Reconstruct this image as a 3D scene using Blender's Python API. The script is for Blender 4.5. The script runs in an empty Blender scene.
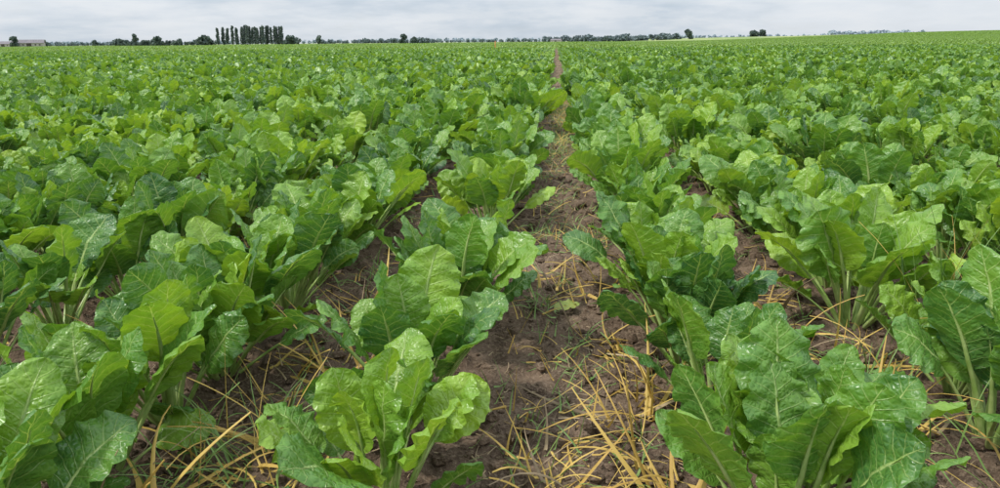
import bpy, math, random
import numpy as np
from mathutils import Vector, Matrix
R = math.radians
scene = bpy.context.scene
scene.view_settings.view_transform = 'Standard'
scene.view_settings.look = 'None'
scene.view_settings.exposure = 0

# ------------------------------------------------------------------ noise
def vnoise(x, y, seed=0):
    x = np.asarray(x, float); y = np.asarray(y, float)
    xi = np.floor(x).astype(np.int64); yi = np.floor(y).astype(np.int64)
    xf = x - xi; yf = y - yi
    def h(a, b):
        n = (a * 374761393 + b * 668265263 + seed * 974634777) & 0xffffffff
        n = ((n ^ (n >> 13)) * 1274126177) & 0xffffffff
        n = n ^ (n >> 16)
        return (n & 0xffff) / 65535.0 * 2 - 1
    u = xf * xf * (3 - 2 * xf); v = yf * yf * (3 - 2 * yf)
    return (h(xi, yi) * (1 - u) + h(xi + 1, yi) * u) * (1 - v) + (h(xi, yi + 1) * (1 - u) + h(xi + 1, yi + 1) * u) * v

def sstep(a, b, x):
    t = np.clip((x - a) / (b - a), 0, 1)
    return t * t * (3 - 2 * t)

def ground_z(x, y):
    x = np.asarray(x, float); y = np.asarray(y, float)
    near = 1 - sstep(6, 12, np.hypot(x, y))
    z = 0.016 * vnoise(x * 3.1, y * 2.3, 1)
    z = z + near * (0.022 * np.abs(vnoise(x * 13 + 3, y * 13, 2)) + 0.020 * np.maximum(0, vnoise(x * 31, y * 31, 3)) + 0.008 * vnoise(x * 63, y * 63, 4))
    z = z + 4.0 * sstep(50, 240, x) * sstep(100, 400, y)
    z = z + 0.25 * vnoise(x / 60.0, y / 60.0, 9) * sstep(30, 150, np.hypot(x, y))
    return z

# ------------------------------------------------------------------ node helpers
def mat_new(name):
    m = bpy.data.materials.new(name); m.use_nodes = True
    m.node_tree.nodes.clear()
    return m, m.node_tree.nodes, m.node_tree.links
def math_node(N, L, op, a, b=None, clamp=False):
    n = N.new('ShaderNodeMath'); n.operation = op; n.use_clamp = clamp
    for i, v in enumerate((a, b)):
        if v is None: continue
        if isinstance(v, (int, float)): n.inputs[i].default_value = v
        else: L.new(v, n.inputs[i])
    return n.outputs[0]
def mapr(N, L, v, a, b, c, d, smooth=True):
    n = N.new('ShaderNodeMapRange')
    if smooth: n.interpolation_type = 'SMOOTHSTEP'
    L.new(v, n.inputs[0])
    for i, q in enumerate((a, b, c, d)): n.inputs[i + 1].default_value = q
    return n.outputs[0]
def mixc(N, L, f, a, b, mode='MIX'):
    n = N.new('ShaderNodeMix'); n.data_type = 'RGBA'; n.blend_type = mode
    if isinstance(f, (int, float)): n.inputs[0].default_value = f
    else: L.new(f, n.inputs[0])
    for s, v in ((6, a), (7, b)):
        if isinstance(v, tuple): n.inputs[s].default_value = (*v, 1)
        else: L.new(v, n.inputs[s])
    return n.outputs[2]
def noise_node(N, L, vec, scale, detail=4, rough=.55, dist=0):
    n = N.new('ShaderNodeTexNoise'); n.inputs['Scale'].default_value = scale
    n.inputs['Detail'].default_value = detail; n.inputs['Roughness'].default_value = rough
    n.inputs['Distortion'].default_value = dist
    if vec is not None: L.new(vec, n.inputs['Vector'])
    return n.outputs[0]

# ------------------------------------------------------------------ leaf materials
def leaf_material(name, simple=False, haze=0.0):
    m, N, L = mat_new(name)
    out = N.new('ShaderNodeOutputMaterial')
    at = N.new('ShaderNodeAttribute'); at.attribute_name = 'luv'
    sp = N.new('ShaderNodeSeparateXYZ'); L.new(at.outputs['Vector'], sp.inputs[0])
    u, v, rnd = sp.outputs
    oi = N.new('ShaderNodeObjectInfo')
    tc = N.new('ShaderNodeTexCoord')
    nz = noise_node(N, L, tc.outputs['Object'], 14, 2 if not simple else 1)
    t = math_node(N, L, 'ADD', math_node(N, L, 'MULTIPLY', rnd, .75), math_node(N, L, 'MULTIPLY', oi.outputs['Random'], .3 if not simple else .12))
    t = math_node(N, L, 'ADD', t, math_node(N, L, 'MULTIPLY', math_node(N, L, 'SUBTRACT', nz, .5), .7), True)
    cr = N.new('ShaderNodeValToRGB'); L.new(t, cr.inputs[0])
    e = cr.color_ramp.elements
    def hz(c): return tuple(c[i] * (1 - haze) + (.30, .41, .12)[i] * haze for i in range(3)) + (1,)  # mixes painted distance haze into the leaf colour
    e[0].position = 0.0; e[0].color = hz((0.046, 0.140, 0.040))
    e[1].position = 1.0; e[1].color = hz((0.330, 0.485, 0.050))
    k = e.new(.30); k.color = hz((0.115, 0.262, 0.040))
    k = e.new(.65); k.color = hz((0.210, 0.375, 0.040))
    col = cr.outputs[0]
    a = math_node(N, L, 'ABSOLUTE', v)
    if not simple:
        nf = noise_node(N, L, tc.outputs['Object'], 75, 2, .6)
        col = mixc(N, L, .3, col, mixc(N, L, nf, (.5, .5, .5), (1.45, 1.45, 1.4)), 'MULTIPLY')
        wob = math_node(N, L, 'MULTIPLY', math_node(N, L, 'SUBTRACT', nz, .5), .5)
        sgn = math_node(N, L, 'MULTIPLY', math_node(N, L, 'SIGN', v), .22)
        q = math_node(N, L, 'SUBTRACT', math_node(N, L, 'MULTIPLY', u, 8.0), math_node(N, L, 'MULTIPLY', math_node(N, L, 'POWER', a, .8), 1.5))
        q = math_node(N, L, 'ADD', math_node(N, L, 'ADD', q, wob), sgn)
        pp = N.new('ShaderNodeMath'); pp.operation = 'PINGPONG'; L.new(q, pp.inputs[0]); pp.inputs[1].default_value = .5
        wdt = math_node(N, L, 'ADD', math_node(N, L, 'MULTIPLY', math_node(N, L, 'SUBTRACT', 1.0, a), .10), .02)
        vein = math_node(N, L, 'SUBTRACT', 1.0, math_node(N, L, 'DIVIDE', pp.outputs[0], wdt), True)
        mw = math_node(N, L, 'ADD', math_node(N, L, 'MULTIPLY', math_node(N, L, 'SUBTRACT', 1.0, u), .065), .022)
        mid = math_node(N, L, 'SUBTRACT', 1.0, math_node(N, L, 'DIVIDE', a, mw), True)
        mid = math_node(N, L, 'POWER', mid, .5)
        vm = math_node(N, L, 'MAXIMUM', math_node(N, L, 'MULTIPLY', vein, .6), mid)
        vo = N.new('ShaderNodeTexVoronoi'); vo.feature = 'DISTANCE_TO_EDGE'; vo.inputs['Scale'].default_value = 105
        L.new(tc.outputs['Object'], vo.inputs['Vector'])
        net = mapr(N, L, vo.outputs['Distance'], 0, .12, 1, 0)
        blis = mapr(N, L, vo.outputs['Distance'], 0, .4, 0, 1)
        col = mixc(N, L, math_node(N, L, 'MULTIPLY', net, .16), col, (.28, .43, .09))
        col = mixc(N, L, math_node(N, L, 'MULTIPLY', vm, .8), col, (.44, .57, .21))
        hgt = math_node(N, L, 'ADD', math_node(N, L, 'MULTIPLY', nf, .6), math_node(N, L, 'MULTIPLY', blis, .6))
        hgt = math_node(N, L, 'SUBTRACT', hgt, math_node(N, L, 'MULTIPLY', vm, .8))
        bp = N.new('ShaderNodeBump'); bp.inputs['Strength'].default_value = .55; bp.inputs['Distance'].default_value = .0032
        L.new(hgt, bp.inputs['Height'])
    p = N.new('ShaderNodeBsdfPrincipled')
    L.new(col, p.inputs['Base Color'])
    if simple: p.inputs['Roughness'].default_value = .40
    else: L.new(mapr(N, L, nz, .3, .7, .28, .42), p.inputs['Roughness'])
    p.inputs['Specular IOR Level'].default_value = .58
    tr = N.new('ShaderNodeBsdfTranslucent')
    L.new(mixc(N, L, 1.0, col, (1.4, 1.3, .5), 'MULTIPLY'), tr.inputs['Color'])
    if not simple:
        L.new(bp.outputs[0], p.inputs['Normal'])
    ms = N.new('ShaderNodeMixShader'); ms.inputs[0].default_value = .32
    L.new(p.outputs[0], ms.inputs[1]); L.new(tr.outputs[0], ms.inputs[2]); L.new(ms.outputs[0], out.inputs[0])
    return m

def plain_mat(name, c1, c2, scale=20, rough=.7, trans=0, attr=False):
    m, N, L = mat_new(name)
    out = N.new('ShaderNodeOutputMaterial'); tc = N.new('ShaderNodeTexCoord')
    n = noise_node(N, L, tc.outputs['Object'], scale, 2)
    f = mapr(N, L, n, .3, .7, 0, 1)
    if attr:
        at = N.new('ShaderNodeAttribute'); at.attribute_name = 'luv'
        sp = N.new('ShaderNodeSeparateXYZ'); L.new(at.outputs['Vector'], sp.inputs[0])
        f = math_node(N, L, 'ADD', math_node(N, L, 'MULTIPLY', f, .3), math_node(N, L, 'MULTIPLY', sp.outputs[2], .7))
    col = mixc(N, L, f, c1, c2)
    p = N.new('ShaderNodeBsdfPrincipled'); L.new(col, p.inputs['Base Color']); p.inputs['Roughness'].default_value = rough
    if trans > 0:
        tr = N.new('ShaderNodeBsdfTranslucent'); L.new(col, tr.inputs['Color'])
        ms = N.new('ShaderNodeMixShader'); ms.inputs[0].default_value = trans
        L.new(p.outputs[0], ms.inputs[1]); L.new(tr.outputs[0], ms.inputs[2]); L.new(ms.outputs[0], out.inputs[0])
    else:
        L.new(p.outputs[0], out.inputs[0])
    return m

M_LEAF = leaf_material('sugar_beet_leaf')
M_LEAF_MID = leaf_material('sugar_beet_leaf_mid_hazed', True, .10)  # slight distance haze painted into the leaf colour
M_LEAF_FAR = leaf_material('sugar_beet_leaf_far_hazed', True, .42)  # same leaf, lightened by haze painted into its colour
M_PET = plain_mat('sugar_beet_petiole', (.26, .40, .09), (.44, .54, .20), 30, .4, .15)
M_GRASS = plain_mat('green_grass', (.10, .20, .04), (.25, .37, .10), 8, .5, .25, True)
M_STRAW = plain_mat('dry_straw', (.15, .105, .065), (.46, .35, .20), 10, .7, 0, True)
M_YELLOW = plain_mat('yellowed_grass', (.44, .27, .06), (.72, .52, .14), 10, .6, .25, True)
M_WITHER = plain_mat('withered_leaf', (.22, .30, .06), (.40, .36, .10), 25, .6, .2, True)

# ------------------------------------------------------------------ mesh collector
class MB:
    def __init__(s): s.v = []; s.f = []; s.m = []; s.l = []; s.n = 0
    def add(s, verts, faces, luv, mi=0):
        s.v.append(verts); s.l.append(luv)
        s.f.append(np.asarray(faces) + s.n); s.m.append(np.full(len(faces), mi)); s.n += len(verts)
    def obj(s, name, mats, smooth=True, coll=None):
        me = bpy.data.meshes.new(name)
        V = np.concatenate(s.v); F = np.concatenate(s.f); M = np.concatenate(s.m); A = np.concatenate(s.l)
        me.vertices.add(len(V)); me.vertices.foreach_set('co', V.astype(np.float32).ravel())
        me.loops.add(F.size); me.loops.foreach_set('vertex_index', F.astype(np.int32).ravel())
        me.polygons.add(len(F)); me.polygons.foreach_set('loop_start', np.arange(0, F.size, 4, dtype=np.int32))
        me.update(calc_edges=True)
        for m in mats: me.materials.append(m)
        me.polygons.foreach_set('material_index', M.astype(np.int32))
        me.polygons.foreach_set('use_smooth', np.full(len(F), smooth))
        at = me.attributes.new('luv', 'FLOAT_VECTOR', 'POINT'); at.data.foreach_set('vector', A.astype(np.float32).ravel())
        me.validate(); me.update()
        o = bpy.data.objects.new(name, me)
        (coll or scene.collection).objects.link(o)
        return o

def grid_faces(nu, nv):
    i = np.arange(nu - 1)[:, None] * nv + np.arange(nv - 1)[None, :]
    i = i.ravel()
    return np.stack([i, i + 1, i + nv + 1, i + nv], 1)
def tube_faces(nu, ns):
    i = np.arange(nu - 1)[:, None] * ns; j = np.arange(ns)[None, :]; j2 = (j + 1) % ns
    return np.stack([(i + j).ravel(), (i + j2).ravel(), (i + ns + j2).ravel(), (i + ns + j).ravel()], 1)

# ------------------------------------------------------------------ beet leaf
def add_leaf(mb, rng, org, az, a0, Lp, Lb, W, bend, twist, rnd, nu=26, nv=15, petiole=True, ps=6):
    npet = 7 if petiole else 3
    s1 = np.linspace(0, 1, npet); s2 = np.linspace(0, 1, nu)
    ang_p = a0 + 0.2 * bend * s1
    ang_b = a0 + 0.2 * bend + (bend * .8) * s2 ** 1.3
    def integ(start, ang, Ltot):
        n = len(ang); d = Ltot / (n - 1)
        am = (ang[1:] + ang[:-1]) / 2
        r = start[0] + np.concatenate([[0], np.cumsum(np.sin(am) * d)])
        z = start[1] + np.concatenate([[0], np.cumsum(np.cos(am) * d)])
        return r, z
    rp, zp = integ((0, 0), ang_p, Lp)
    rb, zb = integ((rp[-1], zp[-1]), ang_b, Lb)
    side_bend = rng.uniform(-.25, .25)
    ca, sa = math.cos(az), math.sin(az)
    er = np.array([ca, sa, 0]); es = np.array([-sa, ca, 0]); ez = np.array([0, 0, 1.])
    def frame(r, z, ang, lat):
        C = org + er * r[:, None] + ez * z[:, None] + es * lat[:, None]
        T = er * np.sin(ang)[:, None] + ez * np.cos(ang)[:, None]
        Nn = -er * np.cos(ang)[:, None] + ez * np.sin(ang)[:, None]
        return C, T, Nn
    latp = side_bend * .3 * Lp * s1 ** 2
    latb = latp[-1] + side_bend * Lb * (.5 * s2 + .5 * s2 ** 2)
    Cb, Tb, Nb = frame(rb, zb, ang_b, latb)
    tw = twist * (0.5 + .5 * s2)
    S = es * np.cos(tw)[:, None] + Nb * np.sin(tw)[:, None]
    Nn = -es * np.sin(tw)[:, None] + Nb * np.cos(tw)[:, None]
    wp = rng.uniform(.74, .92)
    w = W * np.clip(np.sin(np.pi * s2 ** wp), 0, 1) ** .52
    w[0] = W * .12; w[-1] = W * .06
    vv = np.linspace(-1, 1, nv)
    av = np.abs(vv)[None, :]; U = s2[:, None]
    fold = rng.uniform(.0, .40) * (1 - .6 * U)
    curl = rng.uniform(-.5, .25)
    ph = rng.uniform(0, 6.28, 8)
    sidep = np.where(vv < 0, ph[0], ph[1])[None, :]
    k = rng.uniform(3.2, 4.8)
    ruff = rng.uniform(.04, .14) * W
    nrm = (av * w[:, None]) * np.sin(fold) + curl * w[:, None] * av ** 3 * .6
    env = np.clip(U * 4, 0, 1) * np.clip((1 - U) * 5, .35, 1)
    nrm = nrm + ruff * av ** 2.0 * np.sin(2 * np.pi * k * U + sidep + 1.0 * av) * env
    nrm = nrm + ruff * .5 * av ** 4 * np.sin(2 * np.pi * k * 2.1 * U + sidep * 2) * env
    q = U * 8 - 1.5 * av ** .8 + .22 * np.sign(vv)[None, :]
    nrm = nrm + .06 * W * np.sin(np.pi * q) ** 2 * (1 - av ** 4) * np.clip(av * 5, 0, 1) * env
    nrm = nrm + .04 * W * np.sin(U * 12 + ph[2]) * np.sin(vv[None, :] * 5 + ph[3]) + .02 * W * np.sin(U * 27 + vv[None, :] * 9 + ph[4])
    lat = vv[None, :] * w[:, None] * np.cos(fold) * (1 + .03 * av ** 3 * np.sin(2 * np.pi * k * 1.7 * U + sidep + ph[5]))
    along = .025 * W * av ** 2 * np.cos(2 * np.pi * k * U + sidep) - .28 * W * av ** 2 * (1 - U) ** 3
    P = Cb[:, None, :] + S[:, None, :] * lat[..., None] + Nn[:, None, :] * nrm[..., None] + Tb[:, None, :] * along[..., None]
    P = P.reshape(-1, 3)
    luv = np.stack([np.broadcast_to(U, (nu, nv)).ravel(), np.broadcast_to(vv[None, :], (nu, nv)).ravel(), np.full(nu * nv, rnd)], 1)
    mb.add(P, grid_faces(nu, nv), luv, 0)
    if petiole:
        Cp, Tp, Np = frame(rp, zp, ang_p, latp)
        kk = np.arange(0, int(nu * .75), 2 if nu > 8 else 1)
        C = np.concatenate([Cp[:-1], Cb[kk]]); Nn2 = np.concatenate([Np[:-1], Nn[kk]])
        S2 = np.concatenate([np.repeat(es[None], npet - 1, 0), S[kk]])
        r = np.concatenate([np.linspace(.0068, .0042, npet - 1), np.linspace(.0040, .0008, len(kk))]) * min(1.2, Lb / .14)
        off = np.concatenate([np.zeros(npet - 1), -r[npet - 1:] * .55])
        C = C + Nn2 * off[:, None]
        th = np.arange(ps) / ps * 2 * np.pi
        V = C[:, None, :] + (S2[:, None, :] * np.cos(th)[None, :, None] * 1.15 + Nn2[:, None, :] * np.sin(th)[None, :, None] * .8) * r[:, None, None]
        n = len(C)
        mb.add(V.reshape(-1, 3), tube_faces(n, ps), np.tile([.5, 0, rnd], (n * ps, 1)), 1)

def add_plant(mb, rng, org, size=1.0, nleaf=15, lod=0):
    base = rng.uniform(0, 1) * .5
    az0 = rng.uniform(0, 6.28)
    for i in range(nleaf):
        t = (i + .5) / nleaf
        az = az0 + i * 2.39996 + rng.uniform(-.4, .4)
        a0 = R(3 + 40 * t ** 1.15 + rng.uniform(-6, 10))
        Lp = (0.118 + .068 * math.sin(math.pi * min(1, t * .9 + .1)) + rng.uniform(-.045, .03)) * size
        Lb = (0.080 + .054 * math.sin(math.pi * min(1, t * .75 + .2)) + rng.uniform(-.024, .025)) * size
        W = Lb * rng.uniform(.37, .48)
        bend = R(rng.uniform(-8, 42) + 18 * t)
        twist = R(rng.normal(0, 36))
        rnd = float(np.clip(base + rng.uniform(-.28, .55), 0, 1))
        o = org + np.array([math.cos(az) * .014 * (1 + t), math.sin(az) * .014 * (1 + t), .0])
        if lod == 0: add_leaf(mb, rng, o, az, a0, Lp, Lb, W, bend, twist, rnd)
        elif lod == 1: add_leaf(mb, rng, o, az, a0, Lp, Lb, W, bend, twist, rnd, nu=10, nv=7, petiole=False)
        else: add_leaf(mb, rng, o, az, a0, Lp, Lb * 1.15, W * 1.25, bend, twist, rnd, nu=5, nv=4, petiole=False)

# ------------------------------------------------------------------ crop
rng = np.random.default_rng(23)
coll = bpy.data.collections.new('sugar_beet_plants'); scene.collection.children.link(coll)
heroes = [
 (-.285, 1.03, 1.0, 20), (-.29, 1.36, 1.08, 22), (-.275, 1.82, 1.18, 23), (-.255, 2.12, 1.04, 20), (-.27, 2.96, 1.14, 22), (-.27, 3.24, 1.08, 20),
 (.37, 1.00, 1.06, 21), (.45, 1.17, .94, 18), (.36, 1.46, .98, 20), (.33, 1.72, 1.02, 21), (.33, 1.98, 1.05, 21), (.33, 2.24, 1.08, 21), (.34, 2.50, 1.10, 21), (.35, 2.76, 1.04, 20),
 (-.84, 1.12, 1.08, 19), (-.82, 1.34, 1.0, 18), (-.80, 1.55, 1.14, 21), (-.83, 1.76, 1.1, 21), (-.81, 2.03, 1.1, 21), (-.83, 2.30, 1.12, 21), (-.82, 2.58, 1.05, 20),
 (.88, 1.36, 1.05, 19), (.93, 1.60, 1.0, 18), (.85, 1.99, 1.28, 21), (.90, 2.3, 1.14, 21), (.88, 2.56, 1.12, 21),
 (-1.38, 1.5, 1.05, 19), (-1.37, 1.78, 1.1, 19), (-1.36, 2.1, 1.1, 20)]
for i, (x, y, s, n) in enumerate(heroes):
    mb = MB(); add_plant(mb, rng, np.array([0, 0, 0.]), 1.0, n)
    o = mb.obj('sugar_beet_plant', [M_LEAF, M_PET], coll=coll)
    o.location = (x, y, float(ground_z(x, y)) - .004); o.scale = (s, s, s)
    o.rotation_euler = (0, 0, rng.uniform(0, 6.28))

def scatter(name, pts, rot, sc, idx, collection):
    me = bpy.data.meshes.new(name); me.vertices.add(len(pts))
    me.vertices.foreach_set('co', np.asarray(pts, np.float32).ravel())
    a = me.attributes.new('irot', 'FLOAT_VECTOR', 'POINT'); a.data.foreach_set('vector', np.asarray(rot, np.float32).ravel())
    a = me.attributes.new('iscl', 'FLOAT_VECTOR', 'POINT'); a.data.foreach_set('vector', np.asarray(sc, np.float32).ravel())
    a = me.attributes.new('iidx', 'INT', 'POINT'); a.data.foreach_set('value', np.asarray(idx, np.int32))
    me.update()
    o = bpy.data.objects.new(name, me); scene.collection.objects.link(o)
    ng = bpy.data.node_groups.new(name + '_instances', 'GeometryNodeTree')
    ng.interface.new_socket('Geometry', in_out='INPUT', socket_type='NodeSocketGeometry')
    ng.interface.new_socket('Geometry', in_out='OUTPUT', socket_type='NodeSocketGeometry')
    N, L = ng.nodes, ng.links
    gi = N.new('NodeGroupInput'); go = N.new('NodeGroupOutput')
    ip = N.new('GeometryNodeInstanceOnPoints'); ci = N.new('GeometryNodeCollectionInfo')
    ci.transform_space = 'ORIGINAL'
    ci.inputs['Collection'].default_value = collection
    ci.inputs['Separate Children'].default_value = True; ci.inputs['Reset Children'].default_value = True
    def na(nm, ty):
        n = N.new('GeometryNodeInputNamedAttribute'); n.data_type = ty; n.inputs['Name'].default_value = nm
        return n.outputs['Attribute']
    L.new(gi.outputs[0], ip.inputs['Points']); L.new(ci.outputs[0], ip.inputs['Instance'])
    ip.inputs['Pick Instance'].default_value = True
    L.new(na('iidx', 'INT'), ip.inputs['Instance Index'])
    L.new(na('irot', 'FLOAT_VECTOR'), ip.inputs['Rotation'])
    L.new(na('iscl', 'FLOAT_VECTOR'), ip.inputs['Scale'])
    L.new(ip.outputs[0], go.inputs[0])
    md = o.modifiers.new('instances', 'NODES'); md.node_group = ng
    return o

RX0 = .37; LX0 = -.285
rows = []
x = RX0
while x < 30: rows.append(x); x += .53
x = LX0
while x > -30: rows.append(x); x -= .53
near_limits = {RX0: 2.92, LX0: 3.38, RX0 + .53: 2.72, LX0 - .53: 2.72, LX0 - 1.06: 2.25}
P, RT, SC, IX = [], [], [], []
FAR = 13
for rx in rows:
    y = -2.0 + rng.uniform(0, .2)
    lim = None
    for kx, vl in near_limits.items():
        if abs(kx - rx) < .02: lim = vl
    while y < FAR:
        y += rng.uniform(.15, .24) if rng.random() > .06 else rng.uniform(.35, .6)
        if abs(rx) > .80 * max(y, 0) + 2.5: continue
        if lim is not None and .8 < y < lim: continue
        if abs(rx) < .5 and -.5 < y < .9: continue
        xx = rx + rng.normal(0, .028)
        s = rng.normal(1.04, .14) * (1 + .14 * float(vnoise(xx * .35, y * .35, 21)))
        P.append((xx, y, float(ground_z(xx, y)) - .004))
        RT.append((rng.normal(0, .06), rng.normal(0, .06), rng.uniform(0, 6.28)))
        SC.append((s, s, s * rng.uniform(.88, 1.1))); IX.append(rng.integers(0, len(heroes)))
scatter('sugar_beet_crop', P, RT, SC, IX, coll)

NR = 6; PW = .53 * NR; PL = 3.6
def patch_field(name, pname, y0, y1, lod, nleaf, nvar, step, mats):
    pc = bpy.data.collections.new(pname + '_collection'); scene.collection.children.link(pc)
    cells = []; yy = y0
    while yy < y1:
        nx = int((.80 * yy + 5) / PW) + 1
        for i in range(nx):
            cells.append((RX0 + .02 + (NR - 1) / 2 * .53 + i * PW, yy)); cells.append((LX0 - .02 - (NR - 1) / 2 * .53 - i * PW, yy))
        yy += PL
    cells = np.array(cells)
    for kx in range(nvar):
        mb = MB()
        for r in range(NR):
            y = rng.uniform(0, .15)
            while y < PL:
                if rng.random() > .05:
                    add_plant(mb, rng, np.array([(r - (NR - 1) / 2) * .53 + rng.normal(0, .022), y, 0.]), rng.normal(1.0, .14), nleaf, lod=lod)
                y += rng.uniform(*step)
        o = mb.obj(pname, mats, coll=pc)
        o.location = (cells[kx][0], cells[kx][1], float(ground_z(*cells[kx])))
    cc = cells[nvar:]
    pts = np.stack([cc[:, 0], cc[:, 1], ground_z(cc[:, 0], cc[:, 1])], 1)
    n = len(cc)
    rot = np.zeros((n, 3)); sc = np.ones((n, 3)); sc[:, 2] = 1 + .10 * vnoise(cc[:, 0] / 9, cc[:, 1] / 9, 31) + rng.normal(0, .03, n)
    scatter(name, pts, rot, sc, rng.integers(0, nvar, n), pc)
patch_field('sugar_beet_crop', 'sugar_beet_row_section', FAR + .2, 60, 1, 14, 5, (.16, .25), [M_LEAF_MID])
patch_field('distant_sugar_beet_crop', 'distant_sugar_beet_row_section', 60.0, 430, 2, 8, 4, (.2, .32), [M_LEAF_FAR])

# ------------------------------------------------------------------ ground
def axis(a, b, step, lo, hi):
    c = list(np.arange(a, b, step)); s = step; v = c[-1]
    while v < hi: s *= 1.12; v += s; c.append(v)
    s = step; v = a; pre = []
    while v > lo: s *= 1.12; v -= s; pre.append(v)
    return np.array(pre[::-1] + c)
gx = axis(-1.7, 1.7, .012, -5000, 5000); gy = axis(.75, 5.0, .013, -60, 6000)
X, Y = np.meshgrid(gx, gy, indexing='ij')
Z = ground_z(X, Y)
mb = MB()
mb.add(np.stack([X, Y, Z], -1).reshape(-1, 3), grid_faces(len(gx), len(gy))[:, ::-1], np.zeros((X.size, 3)), 0)
m, N, L = mat_new('field_soil')
out = N.new('ShaderNodeOutputMaterial'); geo = N.new('ShaderNodeNewGeometry')
pos = geo.outputs['Position']
n1 = noise_node(N, L, pos, 13, 5, .7); n2 = noise_node(N, L, pos, 130, 4, .7); n3 = noise_node(N, L, pos, 2.2, 2)
soil = mixc(N, L, mapr(N, L, n1, .35, .68, 0, 1), (.092, .061, .042), (.225, .158, .112))
soil = mixc(N, L, mapr(N, L, n2, .45, .72, 0, .8), soil, (.32, .24, .17))
soil = mixc(N, L, mapr(N, L, n3, .45, .7, 0, .4), soil, (.12, .086, .062))
ln = N.new('ShaderNodeVectorMath'); ln.operation = 'LENGTH'; L.new(pos, ln.inputs[0])
fn = noise_node(N, L, pos, .02, 3)
far = mixc(N, L, mapr(N, L, fn, .4, .6, 0, 1), (.17, .25, .085), (.29, .32, .135))
midc = mixc(N, L, n3, (.09, .15, .035), (.13, .20, .045))
g = mixc(N, L, mapr(N, L, ln.outputs['Value'], 60, 110, 0, 1), soil, midc)
g = mixc(N, L, mapr(N, L, ln.outputs['Value'], 425, 450, 0, 1), g, far)
p = N.new('ShaderNodeBsdfPrincipled'); L.new(g, p.inputs['Base Color']); p.inputs['Roughness'].default_value = .95
p.inputs['Specular IOR Level'].default_value = .15
bp = N.new('ShaderNodeBump'); bp.inputs['Strength'].default_value = 1; bp.inputs['Distance'].default_value = .010
L.new(math_node(N, L, 'ADD', n2, math_node(N, L, 'MULTIPLY', n1, .6)), bp.inputs['Height']); L.new(bp.outputs[0], p.inputs['Normal'])
L.new(p.outputs[0], out.inputs[0])
mb.obj('ground', [m])
M_SOIL = m

# ------------------------------------------------------------------ soil clods
mb = MB()
def add_clod(mb, c, r):
    nu, ns = 5, 7
    th = np.linspace(.05, math.pi - .05, nu); ph = np.arange(ns) / ns * 2 * np.pi
    V = np.stack([np.sin(th)[:, None] * np.cos(ph), np.sin(th)[:, None] * np.sin(ph), np.repeat(np.cos(th)[:, None], ns, 1)], -1)
    V = V * (1 + rng.uniform(-.25, .25, (nu, ns)))[..., None] * np.array([rng.uniform(.8, 1.3), rng.uniform(.8, 1.2), rng.uniform(.55, .85)]) * r
    mb.add((V + c).reshape(-1, 3), tube_faces(nu, ns), np.zeros((nu * ns, 3)), 0)
for _ in range(16000):
    y = .95 + 6.5 * rng.random() ** 1.6; xx = rng.uniform(-.85, .85) * (y + .3)
    r = .003 + .020 * rng.random() ** 3.5
    add_clod(mb, np.array([xx, y, float(ground_z(xx, y)) + r * .2]), r)
mb.obj('soil_clods', [M_SOIL], smooth=False)

# ------------------------------------------------------------------ straw, grass
def strip(mb, p0, az, elev, L, w, bend, rnd, mi=0, n=6, roll=0, flat=False):
    s = np.linspace(0, 1, n)
    ang = elev - bend * s
    am = (ang[1:] + ang[:-1]) / 2; d = L / (n - 1)
    r = np.concatenate([[0], np.cumsum(np.cos(am) * d)]); zz = np.concatenate([[0], np.cumsum(np.sin(am) * d)])
    azs = az + rng.uniform(-.5, .5) * s
    C = p0 + np.stack([r * np.cos(azs), r * np.sin(azs), zz], 1)
    if not flat: C[:, 2] = np.maximum(C[:, 2], p0[2] + .014)
    S = np.stack([-np.sin(azs), np.cos(azs), np.full(n, roll)], 1)
    ww = np.full(n, w) if flat else w * np.clip(1.15 - s, .06, 1)
    V = np.stack([C - S * ww[:, None] / 2, C + np.array([0, 0, w * .25]), C + S * ww[:, None] / 2], 1)
    mb.add(V.reshape(-1, 3), grid_faces(n, 3), np.tile([0, 0, rnd], (n * 3, 1)), mi)

INTER = [.04, .04, .04, -.55, -.55, .63, .63, -1.08, 1.16, -1.61, 1.69]
mb = MB()
for _ in range(9000):
    y = .95 + 8 * rng.random() ** 1.4; xx = rng.choice(INTER) + rng.normal(0, .17)
    L_ = rng.uniform(.008, .04) * (1 if rng.random() < .93 else 2.2)
    zc = float(ground_z(xx, y))
    strip(mb, np.array([xx, y, zc + rng.uniform(.003, .010)]), rng.uniform(0, 6.28), rng.normal(.05, .15), L_, rng.uniform(.0008, .0026), rng.normal(.1, .3), rng.random() ** 1.6, 0, 4, rng.normal(0, .3), True)
for _ in range(4000):
    y = rng.uniform(7, 50); xx = .04 + rng.normal(0, .13)
    strip(mb, np.array([xx, y, float(ground_z(xx, y)) + .01]), rng.uniform(0, 6.28), rng.normal(.2, .2), rng.uniform(.03, .1), rng.uniform(.003, .006), 0, rng.random() * .6, 0, 3, 0, True)
mb.obj('straw_litter', [M_STRAW])

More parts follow.
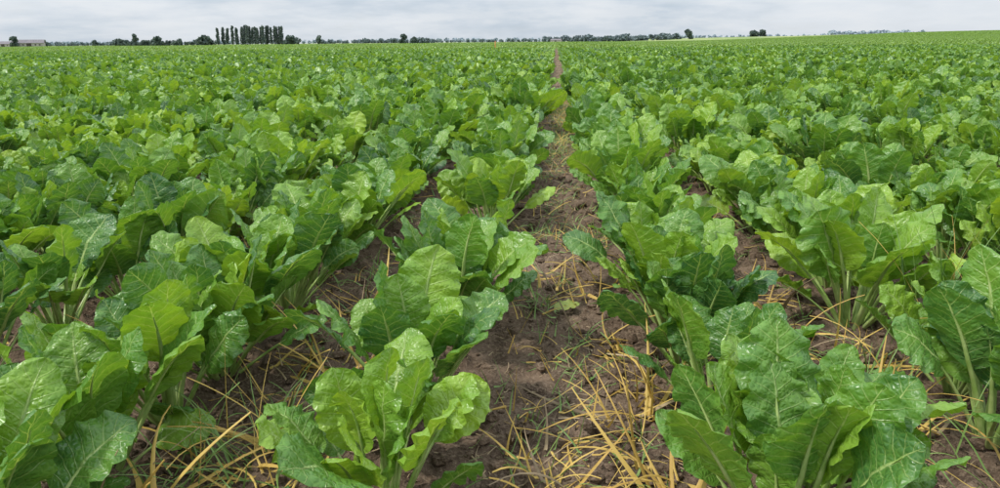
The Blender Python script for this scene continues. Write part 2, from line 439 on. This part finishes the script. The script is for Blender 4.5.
def tuft_into(mb, org, n, Lr, w, nm, weights, spread=.05, lean=(.7, 1.5), bend=(.3, 1.6)):
    for _ in range(n):
        p = org + np.array([rng.normal(0, spread), rng.normal(0, spread), .0])
        strip(mb, p, rng.uniform(0, 6.28), rng.uniform(*lean), rng.uniform(*Lr), w * rng.uniform(.5, 1.4), rng.uniform(*bend), rng.random(), int(rng.choice(nm, p=weights)), 8, rng.normal(0, .4))
def tuft(name, x, y, n, Lr, w, mats, weights, spread=.05, lean=(.7, 1.5), bend=(.3, 1.6)):
    mb = MB(); tuft_into(mb, np.zeros(3), n, Lr, w, len(mats), weights, spread, lean, bend)
    o = mb.obj(name, mats); o.location = (x, y, float(ground_z(x, y)))
for (x, y, n, L_, sp) in [(-.64, 1.15, 44, (.10, .26), .07), (-.58, 1.34, 26, (.07, .18), .07), (.76, 1.62, 26, (.16, .36), .05), (.70, 1.28, 30, (.10, .28), .07),
                         (.98, 1.30, 34, (.12, .32), .06), (-.48, 1.08, 22, (.08, .18), .06), (-1.15, 1.65, 26, (.1, .24), .05), (.12, 2.9, 50, (.05, .12), .08), (-.6, 2.3, 40, (.05, .14), .08),
                         (.14, 1.25, 34, (.05, .12), .07), (.02, 1.7, 26, (.04, .10), .07), (.02, 3.7, 50, (.05, .11), .1), (.08, 4.8, 60, (.05, .12), .12)]:
    tuft('green_grass_tuft', x, y, n, L_, .0046, [M_GRASS, M_YELLOW], [.7, .3], sp)
for (x, y, n) in [(.94, 1.76, 24), (1.02, 1.60, 14)]:
    tuft('tall_grass_tuft', x, y, n, (.34, .54), .0042, [M_GRASS, M_YELLOW], [.85, .15], .035, (1.15, 1.55), (.05, .8))
for (x, y, n, L_, sp) in [(.20, 1.42, 22, (.14, .30), .04), (.22, 1.14, 20, (.14, .30), .04), (.00, 1.10, 12, (.1, .24), .05), (-.53, 1.58, 20, (.12, .26), .05), (-.52, 1.2, 22, (.14, .30), .05),
                         (.12, 2.25, 14, (.1, .2), .06), (.16, 1.8, 14, (.12, .24), .05), (.60, 1.7, 20, (.12, .26), .05), (.66, 1.35, 24, (.14, .30), .05), (.60, 2.1, 16, (.1, .22), .06), (-.5, 2.0, 18, (.1, .22), .05), (-.72, 1.0, 14, (.14, .28), .04)]:
    tuft('dead_grass_tuft', x, y, n, L_, .0085, [M_YELLOW, M_STRAW], [.82, .18], sp, (.2, 1.35), (-.1, 1.5))
mb = MB()
for _ in range(1100):
    y = 1.0 + 10 * rng.random() ** 1.25; xx = rng.choice(INTER) + rng.normal(0, .11)
    if y > 5: xx = (.04 if rng.random() < .5 else xx)  + rng.normal(0, .06)
    o_ = np.array([xx, y, float(ground_z(xx, y))])
    if rng.random() < .6: tuft_into(mb, o_, int(rng.integers(4, 14)), (.03, .10), .0042, 3, [.84, .10, .06], .03)
    else: tuft_into(mb, o_, int(rng.integers(2, 6)), (.06, .18), .0052, 3, [.08, .66, .26], .045, (.05, 1.2), (-.2, 1.3))
mb.obj('inter_row_weeds', [M_GRASS, M_YELLOW, M_STRAW])
for (x, y, az) in [(-.03, 2.02, .6), (-.10, 1.42, 4.)]:
    mb = MB()
    add_leaf(mb, rng, np.array([0, 0, .012]), az, R(78), .05, .075, .024, R(12), .3, rng.random() * .4)
    o = mb.obj('withered_leaf', [M_WITHER, M_YELLOW]); o.location = (x, y, float(ground_z(x, y)) + .006)

# ------------------------------------------------------------------ distant trees
YAW = R(4.4); CT = .963
def at(px, D):     # bearing and distance -> map position
    xc = (px - 500) / 722 * CT * D
    return (xc * math.cos(YAW) - D * math.sin(YAW), xc * math.sin(YAW) + D * math.cos(YAW))
def tree_mat(name, c1, c2):
    return plain_mat(name, c1, c2, .35, .9, .15)
M_T1 = tree_mat('haze_tinted_foliage', (.070, .105, .098), (.13, .170, .138))  # grey-blue cast is distance haze painted into the foliage colour
M_T2 = tree_mat('hazy_tree_foliage', (.14, .185, .20), (.19, .24, .245))  # stronger haze tint put into the base colour
M_T3 = tree_mat('far_woodland_haze_tint', (.34, .41, .47), (.39, .46, .51))  # pale blue is aerial haze painted as the base colour
M_BARK = plain_mat('bark', (.05, .045, .04), (.09, .08, .07), 4, .9)
def add_tree(mb, x, y, z, H, rx, kind, n=None):
    nrings, ns = 5, 6
    s = np.linspace(0, 1, nrings); th = np.arange(ns) / ns * 2 * np.pi
    lean = rng.normal(0, .02) + (.04 if kind == 'poplar' else 0)
    r = H * .02 * (1 - .85 * s)
    V = np.stack([x + lean * H * s[:, None] + r[:, None] * np.cos(th), y + r[:, None] * np.sin(th), np.repeat((z - .3 + H * .85 * s)[:, None], ns, 1)], -1)
    mb.add(V.reshape(-1, 3), tube_faces(nrings, ns), np.zeros((nrings * ns, 3)), 1)
    for _ in range(5):
        t = rng.uniform(.3, .7); a = rng.uniform(0, 6.28); l = rx * .8
        p0 = np.array([x + lean * H * t, y, z + H * t]); p1 = p0 + np.array([math.cos(a) * l, math.sin(a) * l, l * (.7 if kind != 'poplar' else 2)])
        q = np.linspace(0, 1, 3)[:, None]; C = p0 + (p1 - p0) * q; rr = H * .008 * (1 - .7 * q)
        V = C[:, None, :] + np.stack([np.cos(th), np.sin(th), 0 * th], 1)[None] * rr[:, :, None]
        mb.add(V.reshape(-1, 3), tube_faces(3, ns), np.zeros((3 * ns, 3)), 1)
    nl = 9 if kind != 'poplar' else 14
    lobes = []
    for li in range(nl):
        if kind == 'poplar':
            t = .10 + .84 * (li + rng.random()) / nl; rad = rx * (1.0 - .7 * max(0, t - .35)) * .85
            lobes.append((x + lean * H * t + rng.normal(0, rx * .12), y + rng.normal(0, rx * .12), z + H * t, rad, rad * 1.3))
        else:
            t = rng.uniform(.15, .85); rad = rx * rng.uniform(.4, .62)
            off = rx * .6 * (1 - abs(t - .4))
            a = rng.uniform(0, 6.28)
            lobes.append((x + off * math.cos(a), y + off * math.sin(a), z + H * t, rad, rad * .8))
    fs = max(.4, rx * .2)
    for lx, ly, lz, lr, lh in lobes:
        m_ = n or 60
        d = rng.normal(0, 1, (m_, 3)); d /= np.linalg.norm(d, axis=1)[:, None]
        rr = rng.uniform(.4, 1.1, (m_, 1))
        C = np.array([lx, ly, lz]) + d * rr * np.array([lr, lr, lh])
        C[:, 2] = np.clip(C[:, 2], z + .2, z + H)
        A = rng.normal(0, 1, (m_, 3)); A /= np.linalg.norm(A, axis=1)[:, None]
        B = np.cross(A, rng.normal(0, 1, (m_, 3))); B /= np.linalg.norm(B, axis=1)[:, None]
        sz = fs * rng.uniform(.5, 1.3, (m_, 1))
        V = np.stack([C - A * sz - B * sz * .6, C + A * sz - B * sz, C + A * sz * .7 + B * sz, C - A * sz + B * sz * .8], 1)
        mb.add(V.reshape(-1, 3), np.arange(m_ * 4).reshape(-1, 4), np.tile([0, 0, rng.random()], (m_ * 4, 1)), 0)

def tree_obj(name, items, mat, kind='round', n=None):
    mb = MB()
    for px, hpx, wpx, D in items:
        x, y = at(px, D); s = D / 750.
        add_tree(mb, x, y, float(ground_z(x, y)), hpx * s, wpx * s / 2, kind, n)
    return mb.obj(name, [mat, M_BARK], smooth=False)

pop = []
for px in list(np.linspace(220, 244, 6)) + list(np.linspace(247, 284, 15)):
    pop.append((px + rng.normal(0, .4), rng.uniform(16.5, 19), rng.uniform(3.7, 4.7), 700 + rng.normal(0, 4)))
tree_obj('poplar_tree_row', pop, M_T1, 'poplar', 55)
def line(a, b, step, h0, h1, D, w=None):
    r = []; px = a
    while px < b:
        h = rng.uniform(h0, h1); r.append((px, h, (w or h * 1.5) * rng.uniform(.8, 1.3), D + rng.normal(0, D * .01))); px += step * rng.uniform(.6, 1.4)
    return r
for it in [(138, 13, 7, 600), (125, 8, 9, 610), (160, 9, 10, 620), (180, 7, 9, 620), (206, 10, 14, 640), (98, 7, 6, 650), (292, 8, 10, 690), (321, 9, 6, 680), (405, 10, 8, 720), (416, 7, 7, 720), (690, 10, 9, 800), (755, 6, 9, 820), (764, 6.5, 7, 820), (16, 11, 8, 520)]:
    tree_obj('tree', [it], M_T1)
tree_obj('hedgerow', line(-60, 48, 4, 3.0, 6.5, 560), M_T1, n=30)
tree_obj('hedgerow', line(120, 218, 5.5, 3.0, 6.5, 650), M_T1, n=30)
tree_obj('hedgerow', line(282, 300, 4, 3, 6, 720), M_T1, n=30)
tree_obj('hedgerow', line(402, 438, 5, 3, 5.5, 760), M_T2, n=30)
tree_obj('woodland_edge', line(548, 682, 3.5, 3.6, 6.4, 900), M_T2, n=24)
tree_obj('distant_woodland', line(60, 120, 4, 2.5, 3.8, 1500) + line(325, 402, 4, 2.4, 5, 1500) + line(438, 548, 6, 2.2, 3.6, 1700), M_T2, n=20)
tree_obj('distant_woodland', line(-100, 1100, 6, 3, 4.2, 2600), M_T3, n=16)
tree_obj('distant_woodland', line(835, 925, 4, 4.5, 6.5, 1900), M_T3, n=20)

def quadbox(mb, c, d, ang, mi):
    V = np.array([(sx, sy, sz) for sz in (0, 1) for sx, sy in ((-.5, -.5), (.5, -.5), (.5, .5), (-.5, .5))], float) * np.array(d)
    ca, sa = math.cos(ang), math.sin(ang)
    V = np.stack([V[:, 0] * ca - V[:, 1] * sa, V[:, 0] * sa + V[:, 1] * ca, V[:, 2]], 1) + np.array(c)
    mb.add(V, [[0, 3, 2, 1], [4, 5, 6, 7], [0, 1, 5, 4], [1, 2, 6, 5], [2, 3, 7, 6], [3, 0, 4, 7]], np.zeros((8, 3)), mi)
M_WALL = plain_mat('barn_wall', (.30, .29, .27), (.40, .38, .35), 1, .9)
M_ROOF = plain_mat('barn_roof', (.13, .12, .14), (.19, .17, .18), 1, .8)
M_DOOR = plain_mat('barn_door', (.05, .04, .035), (.07, .06, .05), 1, .8)
def barn(name, px, D, k, ang):
    bx, by = at(px, D); bz = float(ground_z(bx, by))
    e = bpy.data.objects.new(name, None); scene.collection.objects.link(e); e.location = (bx, by, bz); e.rotation_euler = (0, 0, ang); e.scale = (k, k, k)
    mb = MB(); quadbox(mb, (0, 0, -.2), (18, 9, 3.1), 0, 0); mb.obj('walls', [M_WALL], False).parent = e
    mb = MB()
    V = np.array([(-9.4, -5, 2.85), (9.4, -5, 2.85), (9.4, 0, 5.2), (-9.4, 0, 5.2), (9.4, 5, 2.85), (-9.4, 5, 2.85)], float)
    mb.add(V, [[0, 1, 2, 3], [3, 2, 4, 5]], np.zeros((6, 3)), 0)
    V2 = np.array([(-9, -4.5, 2.9), (-9, 4.5, 2.9), (-9, .1, 5.0), (-9, -.1, 5.0), (9, -4.5, 2.9), (9, 4.5, 2.9), (9, .1, 5.0), (9, -.1, 5.0)], float)
    mb.add(V2, [[0, 3, 2, 1], [4, 5, 6, 7]], np.zeros((8, 3)), 0)
    mb.obj('roof', [M_ROOF], False).parent = e
    mb = MB(); quadbox(mb, (0, -4.53, 0), (3, .04, 2.6), 0, 0)
    for wx in (-6, -3.5, 4, 6.5): quadbox(mb, (wx, -4.53, 1.2), (1, .04, .9), 0, 0)
    mb.obj('door_and_windows', [M_DOOR], False).parent = e
barn('farm_barn', 32, 530, 1.0, .5)
barn('farmhouse', 8, 545, .8, .1)
barn('farmhouse', 558, 880, .7, -.3)

M_OR = plain_mat('orange_paint', (.60, .20, .05), (.68, .25, .07), 5, .6)
sx, sy = at(497, 60)
mb = MB(); th = np.arange(8) / 8 * 2 * np.pi
zz = np.array([0, .3, .9, .95]); rr = np.array([.035, .035, .035, .01])
V = np.stack([rr[:, None] * np.cos(th), rr[:, None] * np.sin(th), np.repeat(zz[:, None], 8, 1)], -1)
mb.add(V.reshape(-1, 3), tube_faces(4, 8), np.zeros((32, 3)), 0)
o = mb.obj('marker_stake', [M_OR]); o.location = (sx, sy, float(ground_z(sx, sy)) - .1)

# ------------------------------------------------------------------ sky and sun
w = bpy.data.worlds.new('World'); scene.world = w; w.use_nodes = True
N, L = w.node_tree.nodes, w.node_tree.links; N.clear()
out = N.new('ShaderNodeOutputWorld'); bg = N.new('ShaderNodeBackground'); bg.inputs[1].default_value = .1
sky = N.new('ShaderNodeTexSky'); sky.sky_type = 'NISHITA'; sky.sun_disc = False
SE, SR = R(55), R(-110)
sky.sun_elevation = SE; sky.sun_rotation = SR
tc = N.new('ShaderNodeTexCoord'); mp = N.new('ShaderNodeMapping'); mp.inputs['Scale'].default_value = (1, 1, 5)
L.new(tc.outputs['Generated'], mp.inputs[0])
c1 = noise_node(N, L, mp.outputs[0], 3.4, 6, .55, .3); c2 = noise_node(N, L, mp.outputs[0], 9, 5, .6)
sp = N.new('ShaderNodeSeparateXYZ'); L.new(tc.outputs['Generated'], sp.inputs[0])
cloud = mixc(N, L, mapr(N, L, c1, .36, .62, 0, 1), (5.5, 6.4, 7.4), (7.8, 8.3, 8.9))
cloud = mixc(N, L, mapr(N, L, c2, .42, .65, 0, .45), cloud, (8.9, 9.1, 9.3))
zb = math_node(N, L, 'ADD', math_node(N, L, 'MULTIPLY', math_node(N, L, 'MAXIMUM', sp.outputs[2], 0), 1.3), .93)
vs = N.new('ShaderNodeVectorMath'); vs.operation = 'SCALE'; L.new(cloud, vs.inputs[0]); L.new(zb, vs.inputs['Scale'])
cover = mapr(N, L, c2, .25, .5, .86, .97)
L.new(mixc(N, L, cover, sky.outputs[0], vs.outputs[0]), bg.inputs[0]); L.new(bg.outputs[0], out.inputs[0])

sun = bpy.data.lights.new('sun', 'SUN'); sun.energy = 3.2; sun.angle = R(7); sun.color = (1, .96, .88)
so = bpy.data.objects.new('sun', sun); scene.collection.objects.link(so)
dirv = Vector((math.sin(SR) * math.cos(SE), math.cos(SR) * math.cos(SE), math.sin(SE)))
so.rotation_euler = dirv.to_track_quat('Z', 'Y').to_euler(); so.location = (0, 0, 30)

# ------------------------------------------------------------------ camera
cam = bpy.data.cameras.new('camera'); co = bpy.data.objects.new('camera', cam); scene.collection.objects.link(co)
cam.sensor_width = 36; cam.lens = 26; cam.clip_start = .02; cam.clip_end = 12000
TH = R(15.65); RO = R(.5)
f = Vector((-math.sin(YAW) * math.cos(TH), math.cos(YAW) * math.cos(TH), -math.sin(TH)))
r = Vector((math.cos(YAW), math.sin(YAW), 0)); u = r.cross(f)
r2 = r * math.cos(RO) - u * math.sin(RO); u2 = u * math.cos(RO) + r * math.sin(RO)
mt = Matrix((r2, u2, -f)).transposed().to_4x4(); mt.translation = Vector((0, 0, .80))
co.matrix_world = mt
scene.camera = co
